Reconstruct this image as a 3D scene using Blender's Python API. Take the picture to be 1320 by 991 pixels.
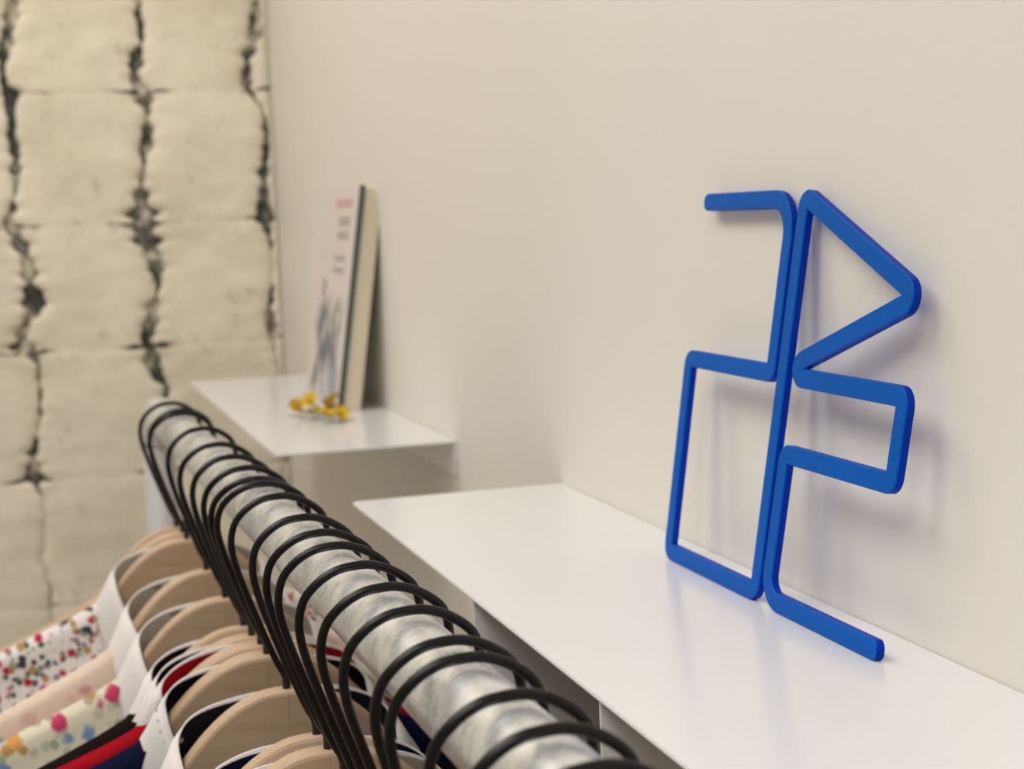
import bpy, bmesh, math, random
from mathutils import Vector, Matrix, noise

for o in list(bpy.data.objects):
    bpy.data.objects.remove(o, do_unlink=True)
scn = bpy.context.scene
C = scn.collection
rnd = random.Random(7)

# ------------------------------------------------------------------ camera
# world frame: white wall is the plane X = 0, Y runs along it, Z = 0 is the near shelf top
cam_d = bpy.data.cameras.new('camera')
cam = bpy.data.objects.new('camera', cam_d)
C.objects.link(cam)
r_ = Vector((0.95551475, -0.29254043, -0.03757207))
u_ = Vector((0.06628593, 0.08886542, 0.99383556))
w_ = Vector((0.28739822, 0.95211503, -0.10430354))
M = Matrix((r_, u_, -w_)).transposed().to_4x4()
M.translation = Vector((-0.40434, 0.0, 0.21396))
cam.matrix_world = M
cam_d.sensor_fit = 'HORIZONTAL'
cam_d.sensor_width = 36.0
cam_d.lens = 2101.06 * 36.0 / 1320.0
cam_d.clip_start = 0.02
cam_d.dof.use_dof = True
cam_d.dof.focus_distance = 0.73
cam_d.dof.aperture_fstop = 13.0
scn.camera = cam

# ------------------------------------------------------------------ world, lamps, exposure
world = bpy.data.worlds.new('world')
scn.world = world
world.use_nodes = True
bg = world.node_tree.nodes['Background']
bg.inputs[0].default_value = (1.0, 0.93, 0.82, 1)
bg.inputs[1].default_value = 0.25

def area(name, loc, target, sx, sy, power, col):
    d = bpy.data.lights.new(name, 'AREA')
    d.shape = 'RECTANGLE'
    d.size, d.size_y, d.energy, d.color = sx, sy, power, col
    o = bpy.data.objects.new(name, d)
    C.objects.link(o)
    o.location = loc
    o.rotation_euler = (Vector(target) - Vector(loc)).to_track_quat('-Z', 'Y').to_euler()
    return o
area('ceiling_lamp_far', (-0.85, 1.85, 1.42), (-0.75, 1.75, 0), 0.7, 0.7, 13, (1.0, 0.94, 0.85))
area('ceiling_lamp_middle', (-1.15, 0.75, 1.42), (-1.05, 0.8, 0), 0.9, 0.9, 14, (1.0, 0.965, 0.91))
area('ceiling_lamp_near', (-0.95, -0.65, 1.42), (-0.85, -0.55, 0), 0.9, 0.9, 23, (1.0, 0.965, 0.91))

scn.view_settings.view_transform = 'Standard'
scn.view_settings.look = 'None'
scn.view_settings.gamma = 1.0
scn.view_settings.use_curve_mapping = False
scn.view_settings.exposure = -0.17

# ------------------------------------------------------------------ helpers
def tag(o, label=None, cat=None, group=None, kind=None):
    if label: o['label'] = label
    if cat: o['category'] = cat
    if group: o['group'] = group
    if kind: o['kind'] = kind
    return o

def empty(name, loc, rot=(0, 0, 0)):
    o = bpy.data.objects.new(name, None)
    o.empty_display_size = 0.02
    C.objects.link(o)
    o.location = loc
    o.rotation_euler = rot
    return o

def obj(name, bm, mat, parent=None, smooth=False, auto=None):
    bmesh.ops.recalc_face_normals(bm, faces=bm.faces)
    me = bpy.data.meshes.new(name)
    bm.to_mesh(me)
    bm.free()
    return obj_me(name, me, mat, parent, smooth)

def obj_me(name, me, mat, parent=None, smooth=False):
    if mat and not me.materials:
        me.materials.append(mat)
    if smooth:
        for f in me.polygons:
            f.use_smooth = True
    o = bpy.data.objects.new(name, me)
    C.objects.link(o)
    if parent: o.parent = parent
    return o

def copy_tree(o, parent=None):
    c = o.copy()
    C.objects.link(c)
    c.parent = parent
    for ch in o.children:
        copy_tree(ch, c)
    return c

def box(bm, x0, x1, y0, y1, z0, z1):
    v = [bm.verts.new(p) for p in ((x0,y0,z0),(x1,y0,z0),(x1,y1,z0),(x0,y1,z0),(x0,y0,z1),(x1,y0,z1),(x1,y1,z1),(x0,y1,z1))]
    for f in ((3,2,1,0),(4,5,6,7),(0,1,5,4),(1,2,6,5),(2,3,7,6),(3,0,4,7)):
        bm.faces.new([v[i] for i in f])

def boxbm(*a, bevel=0.0, seg=2):
    bm = bmesh.new()
    box(bm, *a)
    if bevel:
        bmesh.ops.bevel(bm, geom=bm.edges[:], offset=bevel, segments=seg, affect='EDGES', profile=0.5)
    return bm

def catmull(pts, n=8):
    P = [Vector(p) for p in pts]
    P = [P[0]*2-P[1]] + P + [P[-1]*2-P[-2]]
    out = []
    for i in range(1, len(P)-2):
        a, b, c, d = P[i-1:i+3]
        for k in range(n):
            t = k/n
            out.append(0.5*((2*b) + (c-a)*t + (2*a-5*b+4*c-d)*t*t + (3*b-a-3*c+d)*t**3))
    out.append(P[-2])
    return out

def tube(bm, pts, rad, n=12, cap=True, ref=Vector((0, 1, 0))):
    rings = []
    L = len(pts)
    for i, p in enumerate(pts):
        t = (pts[min(i+1, L-1)] - pts[max(i-1, 0)]).normalized()
        a = ref - t*ref.dot(t)
        if a.length < 1e-4:
            a = Vector((1, 0, 0)) - t*t.x
        a.normalize()
        b = t.cross(a)
        r = rad(i/(L-1)) if callable(rad) else rad
        rings.append([bm.verts.new(p + a*math.cos(2*math.pi*k/n)*r + b*math.sin(2*math.pi*k/n)*r) for k in range(n)])
    for i in range(L-1):
        for k in range(n):
            bm.faces.new((rings[i][k], rings[i][(k+1) % n], rings[i+1][(k+1) % n], rings[i+1][k]))
    if cap:
        bm.faces.new(rings[0][::-1])
        bm.faces.new(rings[-1])
    return bm

def prism(poly, y0, y1, bevel=0.0, seg=2):
    """closed XZ outline extruded along Y"""
    bm = bmesh.new()
    f = bm.faces.new([bm.verts.new((x, y0, z)) for x, z in poly])
    g = bmesh.ops.extrude_face_region(bm, geom=[f])
    for v in g['geom']:
        if isinstance(v, bmesh.types.BMVert):
            v.co.y = y1
    bmesh.ops.recalc_face_normals(bm, faces=bm.faces)
    if bevel:
        ed = [e for e in bm.edges if abs(e.verts[0].co.y - e.verts[1].co.y) < 1e-7 and not (abs(e.verts[0].co.x) < 0.001 and abs(e.verts[1].co.x) < 0.001)]
        bmesh.ops.bevel(bm, geom=ed, offset=bevel, segments=seg, affect='EDGES', profile=0.5)
    return bm

# ------------------------------------------------------------------ materials
def mat(name, col, rough=0.5, metal=0.0, spec=0.5, **kw):
    m = bpy.data.materials.new(name)
    m.use_nodes = True
    b = m.node_tree.nodes['Principled BSDF']
    b.inputs['Base Color'].default_value = (*col, 1)
    b.inputs['Roughness'].default_value = rough
    b.inputs['Metallic'].default_value = metal
    b.inputs['Specular IOR Level'].default_value = spec
    for k, v in kw.items():
        b.inputs[k.replace('_', ' ')].default_value = v
    return m

def N(m, t, **kw):
    n = m.node_tree.nodes.new(t)
    for k, v in kw.items():
        setattr(n, k, v)
    return n
def L(m, a, b): m.node_tree.links.new(a, b)
def bsdf(m): return m.node_tree.nodes['Principled BSDF']
def coords(m, out='Object', scale=(1, 1, 1)):
    tc = N(m, 'ShaderNodeTexCoord')
    mp = N(m, 'ShaderNodeMapping')
    mp.inputs['Scale'].default_value = scale
    L(m, tc.outputs[out], mp.inputs['Vector'])
    return mp.outputs['Vector']
def noise_tex(m, vec, scale, detail=3, rough=0.5):
    n = N(m, 'ShaderNodeTexNoise')
    n.inputs['Scale'].default_value = scale
    n.inputs['Detail'].default_value = detail
    n.inputs['Roughness'].default_value = rough
    L(m, vec, n.inputs['Vector'])
    return n.outputs['Fac']
def ramp(m, fac, stops):
    r = N(m, 'ShaderNodeValToRGB')
    e = r.color_ramp.elements
    while len(e) < len(stops): e.new(0.5)
    for i, (p, c) in enumerate(stops):
        e[i].position = p
        e[i].color = (*c, 1) if len(c) == 3 else c
    L(m, fac, r.inputs['Fac'])
    return r.outputs['Color']
def mixc(m, fac, a, b, blend='MIX'):
    x = N(m, 'ShaderNodeMix', data_type='RGBA', blend_type=blend)
    for s, v in ((0, fac), (6, a), (7, b)):
        if hasattr(v, 'is_linked'): L(m, v, x.inputs[s])
        elif s == 0: x.inputs[0].default_value = v
        else: x.inputs[s].default_value = (*v, 1)
    return x.outputs[2]
def bump(m, fac, strength, dist=0.002):
    b = N(m, 'ShaderNodeBump')
    b.inputs['Strength'].default_value = strength
    b.inputs['Distance'].default_value = dist
    L(m, fac, b.inputs['Height'])
    L(m, b.outputs['Normal'], bsdf(m).inputs['Normal'])

m_wall = mat('painted_wall', (0.80, 0.765, 0.70), 0.45, spec=0.35)
v = coords(m_wall)
L(m_wall, ramp(m_wall, noise_tex(m_wall, v, 1.7, 2), [(0.3, (0.80, 0.772, 0.72)), (0.7, (0.83, 0.80, 0.75))]), bsdf(m_wall).inputs['Base Color'])
bump(m_wall, noise_tex(m_wall, v, 160, 2), 0.05, 0.001)

m_stone = mat('whitewashed_stone', (0.78, 0.72, 0.58), 0.85, spec=0.2)
v = coords(m_stone)
base = ramp(m_stone, noise_tex(m_stone, v, 9, 5, 0.6), [(0.3, (0.74, 0.68, 0.55)), (0.6, (0.86, 0.80, 0.675))])
spk = ramp(m_stone, noise_tex(m_stone, v, 34, 6, 0.7), [(0.30, (0.45, 0.42, 0.35)), (0.42, (1, 1, 1))])
L(m_stone, mixc(m_stone, 0.45, base, spk, 'MULTIPLY'), bsdf(m_stone).inputs['Base Color'])
bump(m_stone, noise_tex(m_stone, v, 40, 5, 0.6), 0.5, 0.004)

m_mortar = mat('bare_mortar', (0.05, 0.05, 0.045), 0.95, spec=0.1)
v = coords(m_mortar)
L(m_mortar, ramp(m_mortar, noise_tex(m_mortar, v, 26, 4, 0.6), [(0.42, (0.075, 0.075, 0.066)), (0.53, (0.22, 0.21, 0.175)), (0.60, (0.66, 0.61, 0.50))]), bsdf(m_mortar).inputs['Base Color'])

m_shelf = mat('white_powder_coated_steel', (0.76, 0.76, 0.785), 0.20, spec=0.5)
v = coords(m_shelf)
bump(m_shelf, noise_tex(m_shelf, v, 900, 2), 0.02, 0.0005)
m_ceil = mat('ceiling_paint', (0.82, 0.80, 0.76), 0.8)
m_floor = mat('floor_concrete', (0.36, 0.33, 0.29), 0.6)
v = coords(m_floor)
L(m_floor, ramp(m_floor, noise_tex(m_floor, v, 4, 6, 0.6), [(0.3, (0.30, 0.275, 0.24)), (0.7, (0.42, 0.39, 0.34))]), bsdf(m_floor).inputs['Base Color'])

# blue acrylic: mostly opaque, a little light passes through it tinted blue
m_blue = mat('blue_acrylic', (0.0, 0.150, 0.57), 0.32, spec=0.12)
nt = m_blue.node_tree
tr = N(m_blue, 'ShaderNodeBsdfTransparent')
tr.inputs[0].default_value = (0.0, 0.22, 1.0, 1)
mx = N(m_blue, 'ShaderNodeMixShader')
mx.inputs[0].default_value = 0.34
L(m_blue, bsdf(m_blue).outputs[0], mx.inputs[1])
L(m_blue, tr.outputs[0], mx.inputs[2])
L(m_blue, mx.outputs[0], nt.nodes['Material Output'].inputs['Surface'])

m_blue_shaded_edge = m_blue.copy()
m_blue_shaded_edge.name = 'blue_acrylic_shaded_edge'
bsdf(m_blue_shaded_edge).inputs['Base Color'].default_value = (0.0, 0.040, 0.36, 1)  # deeper acrylic edge tone, with shade of the less lit sides painted in
m_rail = mat('scuffed_galvanised_steel', (0.70, 0.69, 0.68), 0.28, metal=0.75)
v = coords(m_rail, 'Object', (55, 40, 55))
n1 = noise_tex(m_rail, v, 1.0, 3, 0.5)
n3 = noise_tex(m_rail, coords(m_rail), 140, 3, 0.6)
c1 = ramp(m_rail, n1, [(0.30, (0.78, 0.80, 0.84)), (0.60, (0.92, 0.94, 0.985))])
c2 = ramp(m_rail, n3, [(0.32, (0.60, 0.60, 0.60)), (0.50, (1, 1, 1))])
L(m_rail, mixc(m_rail, 0.75, c1, c2, 'MULTIPLY'), bsdf(m_rail).inputs['Base Color'])
L(m_rail, ramp(m_rail, n3, [(0.3, (0.36,)*3), (0.7, (0.22,)*3)]), bsdf(m_rail).inputs['Roughness'])

m_post = mat('pale_grey_paint', (0.46, 0.45, 0.45), 0.6)
m_hook = mat('black_coated_wire', (0.006, 0.0055, 0.0055), 0.27, spec=0.28)
m_thread = mat('black_thread_steel', (0.03, 0.028, 0.027), 0.35, metal=0.6)
m_wood = mat('pale_beech', (0.62, 0.44, 0.28), 0.55, spec=0.3)
v = coords(m_wood, 'Object', (14, 60, 120))
g = noise_tex(m_wood, v, 1.0, 6, 0.62)
L(m_wood, ramp(m_wood, g, [(0.25, (0.44, 0.305, 0.195)), (0.55, (0.53, 0.385, 0.262)), (0.8, (0.59, 0.44, 0.31))]), bsdf(m_wood).inputs['Base Color'])

def cloth(name, col, rough=0.85):
    m = mat(name, col, rough, spec=0.06)
    bump(m, noise_tex(m, coords(m), 420, 3), 0.15, 0.0008)
    return m

def floral(name, ground, layers, seed=0.0):
    """printed fabric: warped cells of flowers and leaves over a ground colour"""
    m = mat(name, ground, 0.85, spec=0.15)
    tc = N(m, 'ShaderNodeTexCoord')
    col = ground
    for i, (scale, size, colours) in enumerate(layers):
        mp = N(m, 'ShaderNodeMapping')
        mp.inputs['Location'].default_value = (seed + 3.7*i, 1.3*seed - i, 2.1*i)
        mp.inputs['Scale'].default_value = (scale, scale*0.35, scale)
        L(m, tc.outputs['Object'], mp.inputs['Vector'])
        nz = N(m, 'ShaderNodeTexNoise')
        nz.inputs['Scale'].default_value = 2.3
        nz.inputs['Detail'].default_value = 3
        L(m, mp.outputs[0], nz.inputs['Vector'])
        ad = N(m, 'ShaderNodeMix', data_type='VECTOR')
        ad.inputs[0].default_value = 0.35
        L(m, mp.outputs[0], ad.inputs[4])
        L(m, nz.outputs['Color'], ad.inputs[5])
        vo = N(m, 'ShaderNodeTexVoronoi')
        vo.inputs['Scale'].default_value = 1.0
        L(m, ad.outputs[1], vo.inputs['Vector'])
        mask = ramp(m, vo.outputs['Distance'], [(size*0.7, (1, 1, 1)), (size, (0, 0, 0))])
        hue = N(m, 'ShaderNodeSeparateColor')
        L(m, vo.outputs['Color'], hue.inputs[0])
        st = [(k/len(colours), c) for k, c in enumerate(colours)]
        cr = N(m, 'ShaderNodeValToRGB')
        cr.color_ramp.interpolation = 'CONSTANT'
        e = cr.color_ramp.elements
        while len(e) < len(st): e.new(0.5)
        for k, (p_, c_) in enumerate(st):
            e[k].position = p_
            e[k].color = (*c_, 1)
        L(m, hue.outputs[0], cr.inputs['Fac'])
        col = mixc(m, mask, col, cr.outputs['Color'])
    L(m, col, bsdf(m).inputs['Base Color'])
    return m

WH = (0.80, 0.77, 0.76)
m_collar = cloth('white_cotton', (0.80, 0.77, 0.77))
m_lgrey = floral('grey_floral_lining', (0.42, 0.39, 0.33), [(70, 0.35, [(0.2, 0.2, 0.17), (0.5, 0.45, 0.36)])], 4)
m_black = cloth('black_cotton', (0.004, 0.004, 0.006))
m_brown = cloth('dark_brown_cotton', (0.010, 0.006, 0.005))
m_navy = cloth('navy_cotton', (0.006, 0.008, 0.032))
m_red = cloth('red_cotton', (0.36, 0.006, 0.014))
RED = (0.45, 0.02, 0.05); GRN = (0.10, 0.13, 0.08); DK = (0.05, 0.05, 0.06); OCH = (0.42, 0.27, 0.10)
PNK = (0.62, 0.30, 0.30); BLU = (0.18, 0.28, 0.50); SAGE = (0.38, 0.40, 0.28); ORG = (0.65, 0.32, 0.10)
m_f_white = floral('white_floral_cotton', (0.78, 0.74, 0.74), [(250, 0.55, [DK, GRN, WH, WH, (0.25, 0.24, 0.24)]), (170, 0.48, [RED, OCH, DK, (0.78, 0.74, 0.74), RED])], 1)
m_f_peach = floral('peach_floral_cotton', (0.74, 0.60, 0.51), [(70, 0.36, [(0.70, 0.56, 0.46), (0.72, 0.55, 0.48), SAGE]), (55, 0.34, [PNK, (0.66, 0.52, 0.42), (0.68, 0.46, 0.42)])], 2)
m_f_cream = floral('cream_floral_cotton', (0.70, 0.66, 0.52), [(170, 0.50, [SAGE, (0.70, 0.66, 0.52), (0.52, 0.51, 0.40), OCH]), (105, 0.50, [ORG, (0.5, 0.05, 0.13), (0.70, 0.66, 0.52), BLU, OCH, (0.5, 0.05, 0.13)])], 3)
m_f_pink = floral('rose_floral_cotton', (0.62, 0.42, 0.38), [(60, 0.36, [RED, DK, PNK])], 5)
m_speck = floral('black_speckled_cotton', (0.008, 0.008, 0.011), [(180, 0.22, [(0.4, 0.4, 0.4), (0.01, 0.01, 0.01), (0.01, 0.01, 0.01)])], 6)

# ------------------------------------------------------------------ the room
YB = 2.585
def struct(name, bm, m):
    return tag(obj(name, bm, m), kind='structure')
struct('wall_right', boxbm(0, 0.12, -2.6, YB + 0.3, -1.36, 1.5), m_wall)
struct('floor', boxbm(-3.2, 0.12, -2.7, YB + 0.3, -1.46, -1.36), m_floor)
struct('ceiling', boxbm(-3.2, 0.12, -2.7, YB + 0.3, 1.5, 1.6), m_ceil)
struct('wall_left', boxbm(-3.2, -3.1, -2.6, YB + 0.3, -1.36, 1.5), m_wall)
struct('wall_front', boxbm(-3.1, 0, -2.7, -2.6, -1.36, 1.5), m_wall)
wb = struct('wall_back', boxbm(-3.1, 0, YB + 0.017, YB + 0.3, -1.36, 1.5), m_mortar)

# whitewashed stone blocks, stacked in columns with ragged, partly open upright joints
XJ = [-0.010 - 0.1885*i for i in range(17)]
ZJ = [-1.36, -1.13, -0.945, -0.755, -0.56, -0.365, -0.167, 0.030, 0.221, 0.420, 0.615, 0.81, 1.0, 1.2, 1.36, 1.5]
JD = {0: [(-0.0372, -0.0081, 0.0015), (0.0067, -0.0132, 0.001), (0.0441, -0.0162, 0.0066), (0.069, -0.0198, 0.0056), (0.1364, -0.0113, 0.0005), (0.1856, -0.0124, 0.0031), (0.2225, -0.0191, 0.0102), (0.2712, -0.0189, 0.0051), (0.3196, -0.0126, 0.0056), (0.3558, -0.0083, 0.0046), (0.3921, -0.0149, 0.0015), (0.4285, -0.0372, 0.0061), (0.4644, -0.0352, 0.0046), (0.512, -0.0169, 0.0092), (0.5596, -0.0156, 0.0041)], 1: [(-0.0862, -0.194, 0.0015), (-0.0375, -0.1887, 0.0046), (0.0002, -0.2056, 0.0087), (0.0372, -0.214, 0.0071), (0.0812, -0.2007, 0.0077), (0.1147, -0.1928, 0.0026), (0.1508, -0.1907, 0.0082), (0.1994, -0.2055, 0.0112), (0.2295, -0.2108, 0.0133), (0.2652, -0.2075, 0.0066), (0.3067, -0.2038, 0.0026), (0.3397, -0.1948, 0.0077), (0.3834, -0.1922, 0.0041), (0.4188, -0.1912, 0.0082), (0.439, -0.2098, 0.0066), (0.4659, -0.2059, 0.0071), (0.501, -0.1945, 0.0036), (0.5593, -0.1956, 0.0051), (0.5826, -0.1942, 0.0041)], 2: [(-0.19, -0.385, 0.002), (-0.1553, -0.3998, 0.009), (-0.0961, -0.3867, 0.0015), (-0.0367, -0.3783, 0.0031), (0.011, -0.3774, 0.0026), (0.0412, -0.4028, 0.0112), (0.0657, -0.3966, 0.0046), (0.1025, -0.376, 0.0123), (0.1241, -0.3814, 0.0082), (0.1655, -0.3844, 0.0061), (0.2071, -0.3974, 0.0082), (0.2274, -0.4084, 0.0066), (0.2655, -0.3969, 0.002), (0.3002, -0.3901, 0.0046), (0.3444, -0.3917, 0.0061), (0.3872, -0.3933, 0.0046), (0.4171, -0.3891, 0.0082), (0.4506, -0.4024, 0.0036), (0.4906, -0.3953, 0.0071), (0.559, -0.3796, 0.0061)]}
def joint(i, z):
    """ragged centre line of upright joint i and half its width"""
    q = Vector((i*7.31, 0, z*7.0))
    hf = 0.0040*noise.noise(Vector((i*1.7, 4.0, z*60))) + 0.0022*noise.noise(Vector((i*1.7, 8.0, z*140)))
    J = JD.get(i)
    if J and J[0][0] <= z <= J[-1][0]:
        for (za, xa, wa), (zb, xb, wb_) in zip(J, J[1:]):
            if za <= z <= zb:
                t = (z-za)/(zb-za)
                c = xa + (xb-xa)*t
                wdt = wa + (wb_-wa)*t
                wdt = wdt*(1.6 + 1.6*noise.noise(Vector((i*2.0, 5.0, z*70)))) - 0.0018
                return c + hf, max(0.0003, wdt)
    c = XJ[i] + 0.016*noise.noise(q) + 0.010*noise.noise(q*3.1) + hf
    wdt = 0.0005 + 0.0150*max(0.0, noise.noise(Vector((i*3.7 + 9, 2.0, z*11.0))) + 0.1) + 0.004*noise.noise(q*8.3)
    if z < -0.17: wdt = wdt*0.2 - 0.0006
    return c, max(0.0003, wdt)
def block(ci, rj):
    z0, z1 = ZJ[rj], ZJ[rj+1]
    n, mz = 16, 44
    bm = bmesh.new()
    G = []
    for b in range(mz+1):
        t = b/mz
        z = z0 + (z1-z0)*t
        cl, wl = joint(ci+1, z)
        if ci < 0:
            cl, wl = joint(0, z)
        cr, wr = joint(ci, z) if ci >= 0 else (-0.0006, 0.0)
        if ci < 0: cl = min(cl, -0.004 - wl)
        xl, xr = cl + wl, cr - wr
        row = []
        for a in range(n+1):
            s = a/n
            s = 0.5 - 0.5*math.cos(math.pi*s)
            x = xl + (xr-xl)*s
            e = min(s, 1-s)*(xr-xl)
            f = min(t, 1-t)*(z1-z0)
            d = 0.008*math.exp(-e/0.006) + 0.0009*math.exp(-f/0.005)
            d += 0.0045*noise.noise(Vector((x*9, 2.0, z*9))) + 0.002*noise.noise(Vector((x*30, 1.0, z*30)))
            zz = z + (0.0030*noise.noise(Vector((x*18, z*10.0, 3.0))) if b in (0, mz) else 0)
            near = math.exp(-(e/0.034)**2)*max(0.0, noise.noise(Vector((x*45, rj*3.3, ci))) + 0.25)
            if b == 0: zz += -0.0004 + 0.010*near
            if b == mz: zz -= -0.0004 + 0.010*near
            row.append(bm.verts.new((x, YB + d, zz)))
        G.append(row)
    for b in range(mz):
        for a in range(n):
            bm.faces.new((G[b][a], G[b][a+1], G[b+1][a+1], G[b+1][a]))
    # returns going back into the wall
    rim = [G[0][a] for a in range(n+1)] + [G[b][n] for b in range(1, mz+1)] + [G[mz][a] for a in range(n-1, -1, -1)] + [G[b][0] for b in range(mz-1, 0, -1)]
    back = [bm.verts.new((q.co.x, YB + 0.03, q.co.z)) for q in rim]
    rim = [bm.verts.new(q.co) for q in rim]
    k = len(rim)
    for i in range(k):
        bm.faces.new((rim[i], back[i], back[(i+1) % k], rim[(i+1) % k]))
    return obj('stone_block', bm, m_stone, wb, smooth=True)
for ci in range(-1, 9):
    for rj in range(len(ZJ)-1):
        block(ci, rj)
# beyond the frame the painted stone runs on as one plastered face
obj('plaster_face', boxbm(-3.1, XJ[9] - 0.004, YB + 0.004, YB + 0.03, -1.36, 1.5), m_stone, wb)

# ------------------------------------------------------------------ the two wall shelves
def plate(x0, x1, y0, y1, z0, z1, r, bevel=0.0006):
    """thin plate with the two outer corners rounded in plan"""
    pts = [(x1, y0), (x1, y1)]
    for cx, cy, a0 in ((x0 + r, y1 - r, 90), (x0 + r, y0 + r, 180)):
        for k in range(7):
            a = math.radians(a0 + 15*k)
            pts.append((cx + r*math.cos(a), cy + r*math.sin(a)))
    bm = bmesh.new()
    f = bm.faces.new([bm.verts.new((x, y, z0)) for x, y in pts])
    g = bmesh.ops.extrude_face_region(bm, geom=[f])
    for q in g['geom']:
        if isinstance(q, bmesh.types.BMVert): q.co.z = z1
    bmesh.ops.recalc_face_normals(bm, faces=bm.faces)
    ed = [e for e in bm.edges if abs(e.verts[0].co.z - e.verts[1].co.z) < 1e-7]
    bmesh.ops.bevel(bm, geom=ed, offset=bevel, segments=2, affect='EDGES')
    return bm
def shelf(width, y0, y1, z, gus, label, plates):
    t = empty('wall_shelf', (0, (y0+y1)/2, z))
    tag(t, label, 'shelf')
    h = (y1-y0)/2
    obj('shelf_top', plate(-width, -0.0004, -h, h, -0.0022, 0, 0.007), m_shelf, t)
    obj('back_flange', boxbm(-0.0026, -0.0003, -h, h, -0.034, -0.0023), m_shelf, t)
    for g in gus:
        yy = g - (y0+y1)/2
        poly = [(-0.0028, -0.0024), (-width + 0.002, -0.0024), (-width + 0.002, -0.12), (-0.0028, -0.12)]
        obj('bracket', prism(poly, yy, yy + 0.0025), m_shelf, t)
    return t
shelf(0.170, 0.20, 1.2126, 0.0, [0.8733, 0.665, 0.25], 'thin white steel wall shelf carrying the blue acrylic figure', 3)
shelf(0.178, 1.535, 2.335, -0.006, [], 'thin white steel wall shelf carrying the book and yellow flowers', 0)

# ------------------------------------------------------------------ blue line figure leaning on the wall
SW, TH = 0.0101, 0.0044
fig_xy = [  # (Y along the wall, height in the leaning plane), bend radius of the centre line
    ((0.8985, 0.2172), 0), ((0.7885, 0.2172), 0.0190), ((0.7955, 0.1236), 0.0045), ((0.9065, 0.1236), 0.0045),
    ((0.9135, 0.0047), 0.0045), ((0.7918, 0.0047), 0.0075), ((0.7742, 0.2185), 0.0045), ((0.6540, 0.1700), 0.0045),
    ((0.7882, 0.1238), 0.0046), ((0.6585, 0.1240), 0.0045), ((0.6625, 0.0830), 0.0045), ((0.7712, 0.0830), 0.0045),
    ((0.7788, 0.0047), 0.0130), ((0.6640, 0.0047), 0)]
def round_path(path):
    out = []
    for i, (q, r) in enumerate(path):
        q = Vector(q)
        if r == 0:
            out.append(q)
            continue
        a = (Vector(path[i-1][0]) - q).normalized()
        b = (Vector(path[i+1][0]) - q).normalized()
        ang = a.angle(b)
        d = r/math.tan(ang/2)
        lim = 0.45*min((Vector(path[i-1][0]) - q).length, (Vector(path[i+1][0]) - q).length)
        if d > lim:
            d = lim
            r = d*math.tan(ang/2)
        c = q + (a+b).normalized()*(r/math.sin(ang/2))
        p0, p1 = q + a*d, q + b*d
        v0, v1 = p0 - c, p1 - c
        tot = math.atan2(v0.x*v1.y - v0.y*v1.x, v0.dot(v1))
        for k in range(9):
            th = tot*k/8
            out.append(c + Vector((v0.x*math.cos(th) - v0.y*math.sin(th), v0.x*math.sin(th) + v0.y*math.cos(th))))
    return out
def ribbon(path, w, th, bev):
    P = round_path(path)
    n = len(P)
    left, right = [], []
    for i in range(n):
        t = (P[min(i+1, n-1)] - P[max(i-1, 0)]).normalized()
        nn = Vector((-t.y, t.x))
        left.append(P[i] + nn*w/2)
        right.append(P[i] - nn*w/2)
    bm = bmesh.new()
    prof = [(-1, -th), (-1, -bev), (-(1 - 2*bev/w), 0), ((1 - 2*bev/w), 0), (1, -bev), (1, -th)]  # across, depth (0 = front)
    def ring(c, half):
        return [bm.verts.new((dp, (c + half*s).x, (c + half*s).y)) for s, dp in prof]
    rings = []
    t0 = (P[1]-P[0]).normalized()
    for k in range(1, 6):
        a = math.pi/2*k/6
        rings.append(ring(P[0] - t0*(w/2)*0.8*math.cos(a), (left[0]-P[0])*max(0.25, math.sin(a))))
    for i in range(n):
        rings.append(ring(P[i], left[i]-P[i]))
    t1 = (P[-1]-P[-2]).normalized()
    for k in range(5, 0, -1):
        a = math.pi/2*k/6
        rings.append(ring(P[-1] + t1*(w/2)*0.8*math.cos(a), (left[-1]-P[-1])*max(0.25, math.sin(a))))
    m = len(prof)
    for i in range(len(rings)-1):
        for k in range(m):
            bm.faces.new((rings[i][k], rings[i][(k+1) % m], rings[i+1][(k+1) % m], rings[i+1][k]))
    bm.faces.new(rings[0])
    bm.faces.new(rings[-1][::-1])
    return bm
# mesh axes: x = depth (0 front, negative = back), y along wall, z up the figure
bm = ribbon(fig_xy, SW, TH, 0.0006)
for q in bm.verts:
    q.co.x = -q.co.x          # back of the figure points to the wall
lean = math.radians(6.886)
fig = obj('line_figure', bm, m_blue)
fig.data.materials.append(m_blue_shaded_edge)
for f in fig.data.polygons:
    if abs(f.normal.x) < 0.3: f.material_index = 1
fig.location = (-0.0340, 0, 0.0006)
fig.rotation_euler = (0, lean, 0)
tag(fig, 'glossy blue acrylic line figure leaning against the wall on the near shelf', 'sign')

# ------------------------------------------------------------------ book on the far shelf
m_cover = mat('book_cover_print', (0.74, 0.66, 0.64), 0.35)
tcv = N(m_cover, 'ShaderNodeTexCoord')
sep = N(m_cover, 'ShaderNodeSeparateXYZ')
L(m_cover, tcv.outputs['Object'], sep.inputs[0])
def band(m, s, lo, hi, soft=0.004):
    a = N(m, 'ShaderNodeMapRange'); a.inputs[1].default_value = lo - soft; a.inputs[2].default_value = lo + soft
    b = N(m, 'ShaderNodeMapRange'); b.inputs[1].default_value = hi + soft; b.inputs[2].default_value = hi - soft
    L(m, s, a.inputs[0]); L(m, s, b.inputs[0])
    x = N(m, 'ShaderNodeMath', operation='MULTIPLY')
    L(m, a.outputs[0], x.inputs[0]); L(m, b.outputs[0], x.inputs[1])
    return x.outputs[0]
def mul(m, *s):
    o = s[0]
    for q in s[1:]:
        x = N(m, 'ShaderNodeMath', operation='MULTIPLY')
        L(m, o, x.inputs[0]); L(m, q, x.inputs[1])
        o = x.outputs[0]
    return o
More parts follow.
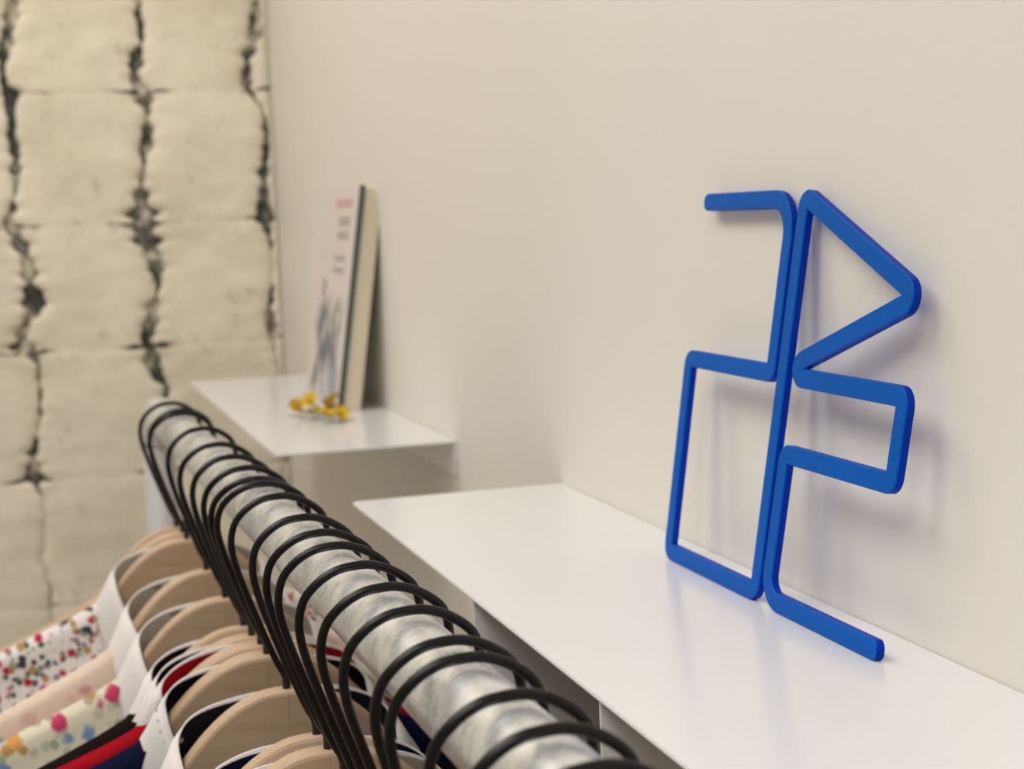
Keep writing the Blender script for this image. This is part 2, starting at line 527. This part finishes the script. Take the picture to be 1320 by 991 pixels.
nz = noise_tex(m_cover, coords(m_cover, 'Object', (1, 30, 22)), 1.0, 4, 0.6)
pic = mul(m_cover, band(m_cover, sep.outputs[2], 0.012, 0.125, 0.012), band(m_cover, sep.outputs[1], 0.02, 0.185, 0.012), ramp(m_cover, nz, [(0.40, (0, 0, 0)), (0.55, (1, 1, 1))]))
col = mixc(m_cover, pic, (0.74, 0.66, 0.64), (0.10, 0.13, 0.17))
pic2 = mul(m_cover, band(m_cover, sep.outputs[2], 0.006, 0.050, 0.008), band(m_cover, sep.outputs[1], 0.02, 0.11, 0.012))
col = mixc(m_cover, mul(m_cover, pic2, ramp(m_cover, nz, [(0.25, (0.2, 0.2, 0.2)), (0.6, (0.7, 0.7, 0.7))])), col, (0.36, 0.44, 0.52))
L(m_cover, col, bsdf(m_cover).inputs['Base Color'])
m_green = mat('dark_green_board', (0.045, 0.085, 0.080), 0.5)
m_pages = mat('cream_page_block', (0.74, 0.66, 0.52), 0.8)
pv = coords(m_pages, 'Object', (900, 3, 3))
L(m_pages, ramp(m_pages, noise_tex(m_pages, pv, 1.0, 2), [(0.3, (0.68, 0.60, 0.46)), (0.7, (0.78, 0.71, 0.57))]), bsdf(m_pages).inputs['Base Color'])
m_redink = mat('red_ink', (0.62, 0.33, 0.33), 0.5)
m_greyink = mat('grey_ink', (0.40, 0.36, 0.34), 0.5)
bk = empty('book', (-0.0600, 1.842, -0.0058), (0, math.radians(8.6), 0))
tag(bk, 'thick white-covered book leaning against the wall on the far shelf', 'book')
BH, BW, BT = 0.262, 0.205, 0.027
cv = obj('front_cover', boxbm(0, 0.0008, 0, BW, 0, BH), m_cover, bk)
obj('cover_board', boxbm(0.0008, 0.0070, -0.001, BW, 0, BH), m_green, bk)
obj('page_block', boxbm(0.0070, BT - 0.002, 0.003, BW - 0.004, 0.002, BH - 0.003), m_pages, bk)
obj('back_cover', boxbm(BT - 0.002, BT, 0, BW, 0, BH), m_pages, bk)
obj('spine', boxbm(0.0, BT, BW, BW + 0.002, 0, BH), m_cover, bk)
def lines(rows, m, nm):
    for (ya, yb, za, zb, k) in rows:
        step = (yb-ya)/k
        for i in range(k):
            obj(nm, boxbm(-0.0002, 0.0, ya + step*i, ya + step*(i + 0.72), za, zb), m, cv)
lines([(0.030, 0.130, 0.236, 0.247, 6)], m_redink, 'title_print')
lines([(0.035, 0.105, 0.214, 0.226, 5), (0.035, 0.105, 0.198, 0.209, 5), (0.045, 0.11, 0.172, 0.180, 4), (0.045, 0.11, 0.158, 0.166, 4), (0.14, 0.17, 0.13, 0.15, 2)], m_greyink, 'subtitle_print')

# ------------------------------------------------------------------ yellow flower sprig on the far shelf
m_yel = mat('yellow_petal', (0.62, 0.42, 0.010), 0.6)
m_yel2 = mat('golden_petal', (0.52, 0.31, 0.012), 0.6)
m_leaf = mat('olive_leaf', (0.26, 0.30, 0.08), 0.6)
sp = empty('flower_sprig', (-0.097, 1.775, -0.006))
sp.scale = (0.85, 0.85, 0.85)
tag(sp, 'small yellow flower sprig lying on the far shelf before the book', 'flowers')
def petal_flower(loc, R, rot, m):
    bm = bmesh.new()
    rm = Matrix.Rotation(rot[2], 4, 'Z') @ Matrix.Rotation(rot[0], 4, 'X')
    for k in range(6):
        a = 2*math.pi*k/6
        d = Vector((math.cos(a), math.sin(a), 0)); s = Vector((-math.sin(a), math.cos(a), 0))
        rows = []
        for j, (t, wd, zz) in enumerate(((0.05, 0.10, 0), (0.4, 0.34, 0.14), (0.75, 0.36, 0.32), (1.0, 0.10, 0.38))):
            c = d*t*R + Vector((0, 0, zz*R))
            rows.append([c - s*wd*R, c + Vector((0, 0, -0.06*R)), c + s*wd*R])
        vs = [[bm.verts.new(rm @ q) for q in row] for row in rows]
        for j in range(3):
            for i in range(2):
                bm.faces.new((vs[j][i], vs[j][i+1], vs[j+1][i+1], vs[j+1][i]))
    o = obj('flower_head', bm, m, sp, smooth=True)
    o.location = loc
    bm = bmesh.new()
    bmesh.ops.create_icosphere(bm, subdivisions=1, radius=R*0.28)
    c = obj('flower_centre', bm, m_yel2, o, smooth=True)
    c.location = rm @ Vector((0, 0, R*0.2))
    return o
heads = [((0.022, 0.0, 0.014), 0.014), ((0.008, -0.030, 0.012), 0.013), ((0.036, -0.012, 0.012), 0.012), ((-0.012, 0.07, 0.013), 0.012),
         ((0.000, 0.035, 0.022), 0.012), ((0.030, 0.03, 0.022), 0.013), ((-0.008, 0.012, 0.010), 0.010), ((0.016, -0.045, 0.011), 0.011), ((0.004, 0.06, 0.026), 0.010),
         ((0.014, -0.012, 0.022), 0.013), ((0.028, -0.030, 0.010), 0.012), ((0.004, 0.012, 0.014), 0.012), ((0.020, 0.018, 0.010), 0.012)]
for i, (l, R) in enumerate(heads):
    petal_flower(l, R, (rnd.uniform(-0.9, 0.9), 0, rnd.uniform(0, 6)), m_yel if i % 3 else m_yel2)
    bm = bmesh.new()
    tube(bm, catmull([Vector((-0.012, 0.10, 0.004)), Vector((l[0]*0.4, l[1]*0.4 + 0.03, 0.008)), Vector(l)], 5), 0.0009, 6, ref=Vector((0, 0, 1)))
    obj('stem', bm, m_leaf, sp, smooth=True)
for i in range(6):
    bm = bmesh.new()
    a = rnd.uniform(0, 6.28); l = Vector((rnd.uniform(-0.02, 0.03), rnd.uniform(-0.02, 0.07), 0.008))
    d = Vector((math.cos(a), math.sin(a), 0.25)); s = Vector((-math.sin(a), math.cos(a), 0))
    vs = [[bm.verts.new(l + d*t*0.022 + s*wd*0.022*q + Vector((0, 0, -0.002*abs(q)))) for q in (-1, 0, 1)] for t, wd in ((0, 0.03), (0.4, 0.2), (0.75, 0.16), (1, 0.02))]
    for j in range(3):
        for k in range(2):
            bm.faces.new((vs[j][k], vs[j][k+1], vs[j+1][k+1], vs[j+1][k]))
    obj('leaf', bm, m_leaf, sp, smooth=True)

# ------------------------------------------------------------------ clothes rack
def rx(y): return -0.27174 - 0.01191*(y-1)
def rz(y): return 0.04119 - 0.01141*(y-1)
RAD = 0.016
rack = empty('clothes_rack', (rx(0.6), 0.6, -1.36))
tag(rack, 'scuffed round steel clothes rail strung with black hanger hooks', 'clothes rack')
inv = Vector(rack.location)
Y0, Y1 = -0.45, 1.60
def rack_part(nm, pts, rad, n=32, m=m_rail):
    bm = bmesh.new()
    tube(bm, [Vector(p) - inv for p in pts], rad, n, ref=Vector((1, 0, 0)))
    return obj(nm, bm, m, rack, smooth=True)
def bend(y, s):
    return [Vector((rx(y), y + s*0.035*math.sin(a), rz(y) - 0.035*(1 - math.cos(a)))) for a in [math.pi/2*k/8 for k in range(9)]]
rack_part('rail', bend(Y0, -1)[::-1] + [Vector((rx(y), y, rz(y))) for y in [Y0 + (Y1-Y0)*k/24 for k in range(1, 24)]] + bend(Y1, 1), RAD, 40)
for y, s in ((Y0, -1), (Y1, 1)):
    e = bend(y, s)[-1]
    rack_part('post', [e, Vector((e.x, e.y, -1.33))], RAD*0.98, m=m_post)
    rack_part('foot', [Vector((e.x - 0.22, e.y, -1.343)), Vector((e.x + 0.22, e.y, -1.343))], RAD, m=m_post)

# ------------------------------------------------------------------ hangers
HOOK_Y = [1.495, 1.425, 1.395, 1.270, 1.162, 1.088, 1.028, 0.976, 0.954, 0.902, 0.825, 0.777, 0.740, 0.690, 0.641, 0.596, 0.544, 0.519, 0.470, 0.432, 0.396]
DROP = 0.095
BODY_Y = [1.497, 1.450, 1.418, 1.281, 1.173, 1.080, 1.046, 1.008, 0.984, 0.913, 0.821, 0.792, 0.752, 0.705, 0.656, 0.607, 0.556, 0.530, 0.481, 0.443, 0.407]
hook_pts = [(0.0215, -0.024), (0.0252, -0.014), (0.0262, -0.004), (0.0232, 0.0068), (0.0141, 0.0145), (0.004, 0.0183), (-0.006, 0.0182), (-0.0135, 0.0162),
            (-0.0205, 0.0115), (-0.0258, 0.0050), (-0.0281, -0.0040), (-0.0275, -0.0130), (-0.0243, -0.0255), (-0.0182, -0.0440),
            (-0.0112, -0.0632), (-0.0050, -0.0790), (-0.0012, -0.0865), (0.0, -0.0920)]
top_prof = [(0, 0), (0.010, -0.0006), (0.020, -0.0030), (0.034, -0.0105), (0.047, -0.0215), (0.058, -0.0340), (0.069, -0.0470), (0.081, -0.0580), (0.097, -0.0665), (0.120, -0.0765), (0.160, -0.0935), (0.192, -0.1080), (0.202, -0.1150), (0.206, -0.1235), (0.203, -0.1310)]
bot_prof = [(0.194, -0.1345), (0.175, -0.1300), (0.145, -0.1185), (0.110, -0.1040), (0.080, -0.0910), (0.050, -0.0780), (0.025, -0.0690), (0, -0.0650)]
def prof_z(x):
    x = abs(x)
    for (a, za), (b, zb) in zip(top_prof, top_prof[1:]):
        if x <= b:
            return za + (zb-za)*(x-a)/(b-a)
    return top_prof[-1][1]
top_s = [(q.x, q.y) for q in catmull([Vector((x, z, 0)) for x, z in top_prof], 3)]
def make_hanger():
    t = empty('clothes_hanger', (0, 0, 0))
    bm = bmesh.new()
    pts = catmull([Vector((x, 0, z + DROP)) for x, z in hook_pts], 6) + [Vector((0, 0, -0.004))]
    tube(bm, pts, 0.0020, 12)
    hk = obj('hook', bm, m_hook, t, smooth=True)
    bm = bmesh.new()
    tp = []
    for k in range(17):
        tp.append(Vector((0, 0, 0.0095 - 0.0008*k)))
    cnt = [0]
    tube(bm, tp, lambda f: 0.00222 if round(f*16) % 2 else 0.00255, 12)
    obj('thread', bm, m_thread, hk, smooth=True)
    for s in (-1, 1):
        poly = [(s*x, z) for x, z in top_s + bot_prof]
        if s < 0: poly = poly[::-1]
        poly = [(x if abs(x) > 1e-6 else s*0.00008, z) for x, z in poly]
        obj('wooden_arm', prism(poly, -0.006, 0.006, 0.0022, 2), m_wood, t)
    return t
proto = make_hanger()
hang_where = ['farthest hanger at the bend of the rail', 'second hanger from the far end of the rail', 'third hanger from the far end of the rail', 'fourth hanger from the far end of the rail',
    'fifth hanger from the far end of the rail', 'sixth hanger from the far end of the rail', 'seventh hanger from the far end of the rail', 'eighth hanger from the far end, closely followed by the ninth',
    'ninth hanger from the far end, close against the eighth', 'tenth from the far end, rounded wooden face fully showing', 'eleventh from the far end, screw thread showing', 'twelfth hanger from the far end of the rail',
    'thirteenth hanger from the far end of the rail', 'eighth hanger hook from the near end of the rail', 'seventh hanger hook from the near end of the rail', 'sixth hanger hook from the near end of the rail',
    'fifth hanger hook from the near end of the rail', 'fourth from the near end, close to the fifth', 'third hanger hook from the near end of the rail', 'second hanger hook from the near end of the rail', 'nearest one, cut by the photo\'s bottom edge']
def base_of(i):
    y = HOOK_Y[i]
    c = math.sqrt(1 - ((BODY_Y[i] - y)/0.113)**2)
    return Vector((rx(y), BODY_Y[i], rz(y) + 0.0188 - 0.1132*c))
YAW = [rnd.uniform(-0.04, 0.04) for _ in HOOK_Y]
YAW[:4] = [0.13, 0.13, 0.02, 0.20]
for i, y in enumerate(HOOK_Y):
    o = proto if i == 0 else copy_tree(proto)
    o.location = base_of(i)
    o.rotation_euler = (math.asin((BODY_Y[i] - y)/0.113), 0, YAW[i])
    tag(o, 'wooden hanger with black hook, ' + hang_where[i], 'hanger', 'wooden hangers on the steel rail')

# ------------------------------------------------------------------ shirts
def sstep(t): t = max(0, min(1, t)); return t*t*(3-2*t)
def shirt(i, m_body, m_col, m_lin, label, dback, dfront, stitches=False):
    t = empty('shirt', base_of(i), (0, 0, YAW[i]))
    tag(t, label, 'shirt', 'shirts hanging on the steel rail')
    nr = Vector((i*5.1, 0, 0))
    sl = (BODY_Y[i] - HOOK_Y[i])/0.113
    def hangs(bm_):
        for q in bm_.verts:
            zc = max(q.co.z, -0.14)
            q.co.z += q.co.y*sl - zc*(1 - math.sqrt(1 - sl*sl)) + 0.0004
            q.co.y -= sl*zc*(math.exp((q.co.z + 0.14)/0.12) if q.co.z < -0.14 else 1)
    W, B = 0.200, -0.66
    nu, nv = 44, 26
    def topz(x, side):
        ax = abs(x)
        z = prof_z(max(ax, 0.066)) + 0.0035
        if ax < 0.066:
            dip = 0.012 if side > 0 else 0.075
            z -= dip*(1 - (ax/0.066)**2)
        return z
    bm = bmesh.new()
    sheets = {}
    for side, dep in ((-1, dfront), (1, dback)):
        rows = []
        for b in range(nv+1):
            v_ = b/nv
            row = []
            for a in range(nu+1):
                u = -1 + 2*a/nu
                x = u*W
                z0 = topz(x, side)
                z = z0 + (B - z0)*v_**1.4
                edge = (1 - abs(u)**6)**0.5 if abs(u) < 1 else 0
                d = 0.0080 + (max(dep, 0.009) - 0.0080)*sstep((z0 - z)/0.10)
                rip = 0.006*noise.noise(nr + Vector((x*22, side*3.0, z*3.5)))*sstep((z0-z)/0.2)
                y = side*(d*edge*(1 if v_ > 0 else 0.0 if abs(x) > 0.066 else 0.9) + (rip if edge > 0 else 0))
                xx = x*(1 + 0.05*sstep(v_*1.4))*1.0
                row.append(bm.verts.new((xx, y, z + (0.001 if v_ == 0 else 0))))
            rows.append(row)
        sheets[side] = rows
        for b in range(nv):
            for a in range(nu):
                bm.faces.new((rows[b][a], rows[b][a+1], rows[b+1][a+1], rows[b+1][a]))
    bmesh.ops.remove_doubles(bm, verts=bm.verts, dist=0.00015)
    hangs(bm)
    obj('body', bm, m_body, t, smooth=True)
    for s in (-1, 1):
        bm = bmesh.new()
        rings = []
        for k in range(12):
            f = k/11
            c = Vector((s*(0.186 + 0.022*f), 0, -0.108 - 0.26*f))
            hw = 0.020 + 0.026*sstep(f*1.8)
            hd = 0.009 + 0.006*sstep(f*2)
            rings.append([bm.verts.new(c + Vector((hw*math.cos(q), hd*math.sin(q) + 0.003*noise.noise(nr + Vector((q, f*5, s))), 0.012*math.cos(q)*-s))) for q in [2*math.pi*j/18 for j in range(18)]])
        for k in range(11):
            for j in range(18):
                bm.faces.new((rings[k][j], rings[k][(j+1) % 18], rings[k+1][(j+1) % 18], rings[k+1][j]))
        bm.faces.new(rings[0])
        hangs(bm)
        obj('sleeve', bm, m_body, t, smooth=True)
    # collar: fold line runs round the neck, lining inside, leaf turned down outside
    n = 56
    def fold(a):
        sx = math.sin(a); cs = math.cos(a)
        x = 0.0625*(abs(sx)**0.75)*(1 if sx >= 0 else -1)
        y = (dback if cs > 0 else dfront)*(abs(cs)**0.8)*(1 if cs >= 0 else -1)
        z = -0.010 - 0.020*(1-cs) if cs > 0 else -0.030 - 0.052*(-cs)**1.3
        z += 0.0015*noise.noise(nr + Vector((a*1.3, 1, 1)))
        return Vector((x, y, z)), sx, cs
    bl, bs = bmesh.new(), bmesh.new()
    leaf, stand = [], []
    amax = math.pi*0.93
    for k in range(n+1):
        a = -amax + 2*amax*k/n
        p, sx, cs = fold(a)
        out = Vector((sx*0.0175, cs*0.005, 0))
        drop = 0.024 + 0.026*abs(cs)**0.7 + (0.014*sstep(-cs*1.2) if cs < 0 else 0)
        row = []
        for j in range(6):
            f = j/5
            row.append(bl.verts.new(p + out*(f**0.75) + Vector((0, 0, 0.0012*math.sin(math.pi*min(1, f*2.5)) - drop*f))))
        leaf.append(row)
        row = []
        for j in range(4):
            f = j/3
            row.append(bs.verts.new(p + Vector((-sx*0.0012*f, -cs*0.0008*f, -0.0002 - (0.038 - 0.010*abs(sx))*f))))
        stand.append(row)
    for k in range(n):
        for j in range(5):
            bl.faces.new((leaf[k][j], leaf[k+1][j], leaf[k+1][j+1], leaf[k][j+1]))
        for j in range(3):
            bs.faces.new((stand[k][j], stand[k+1][j], stand[k+1][j+1], stand[k][j+1]))
    st_pts = []
    if stitches:
        hangs(bl)
        for k in range(1, n):
            for j0, f in ((4, 0.55), (0, 0.9)):
                q = leaf[k][j0].co.lerp(leaf[k][j0+1].co, f)
                st_pts.append((q.copy(), (leaf[k+1][j0].co - leaf[k-1][j0].co).normalized()))
    if not stitches: hangs(bl)
    hangs(bs)
    c = obj('collar', bl, m_col, t, smooth=True)
    md = c.modifiers.new('thick', 'SOLIDIFY'); md.thickness = 0.0010; md.offset = 0
    c2 = obj('collar_lining', bs, m_lin, t, smooth=True)
    if st_pts:
        bm = bmesh.new()
        for q, d in st_pts:
            sgn = 1 if q.x > 0 else -1
            tube(bm, [q - d*0.0009 + Vector((sgn*0.0006, 0, 0.0004)), q + d*0.0009 + Vector((sgn*0.0006, 0, 0.0004))], 0.00028, 5)
        obj('stitching', bm, m_black, c)
    return t

SH = [
    (2, m_f_white, m_collar, m_lgrey, 'white shirt with small red and dark flowers and plain white collar'),
    (3, m_f_peach, m_collar, m_lgrey, 'pale peach shirt with faint flowers between the two floral shirts'),
    (4, m_f_cream, m_collar, m_lgrey, 'cream shirt with orange, red and blue flowers and white collar'),
    (5, m_brown, m_collar, m_brown, 'dark brown shirt with white collar behind the black one'),
    (6, m_black, m_collar, m_black, 'black shirt with white collar beside the red shirt'),
    (7, m_red, m_collar, m_red, 'bright red shirt with red-lined white collar'),
    (8, m_navy, m_collar, m_black, 'navy shirt whose white collar has dark stitching'),
    (9, m_black, m_collar, m_speck, 'black shirt with speckled collar lining at the bottom edge'),
    (10, m_navy, m_collar, m_navy, 'navy shirt on the eleventh hanger'),
    (11, m_f_cream, m_collar, m_lgrey, 'cream floral shirt on the twelfth hanger'),
    (12, m_black, m_collar, m_red, 'black shirt with red collar lining on the thirteenth hanger'),
]
for (i, a, b, c, lab) in SH:
    gb = BODY_Y[i-1] - BODY_Y[i]
    gf = BODY_Y[i] - BODY_Y[i+1]
    shirt(i, a, b, c, lab, min(0.024, max(0.0095, gb*0.42)), min(0.045, max(0.0095, gf*0.5)), stitches=(i == 8))
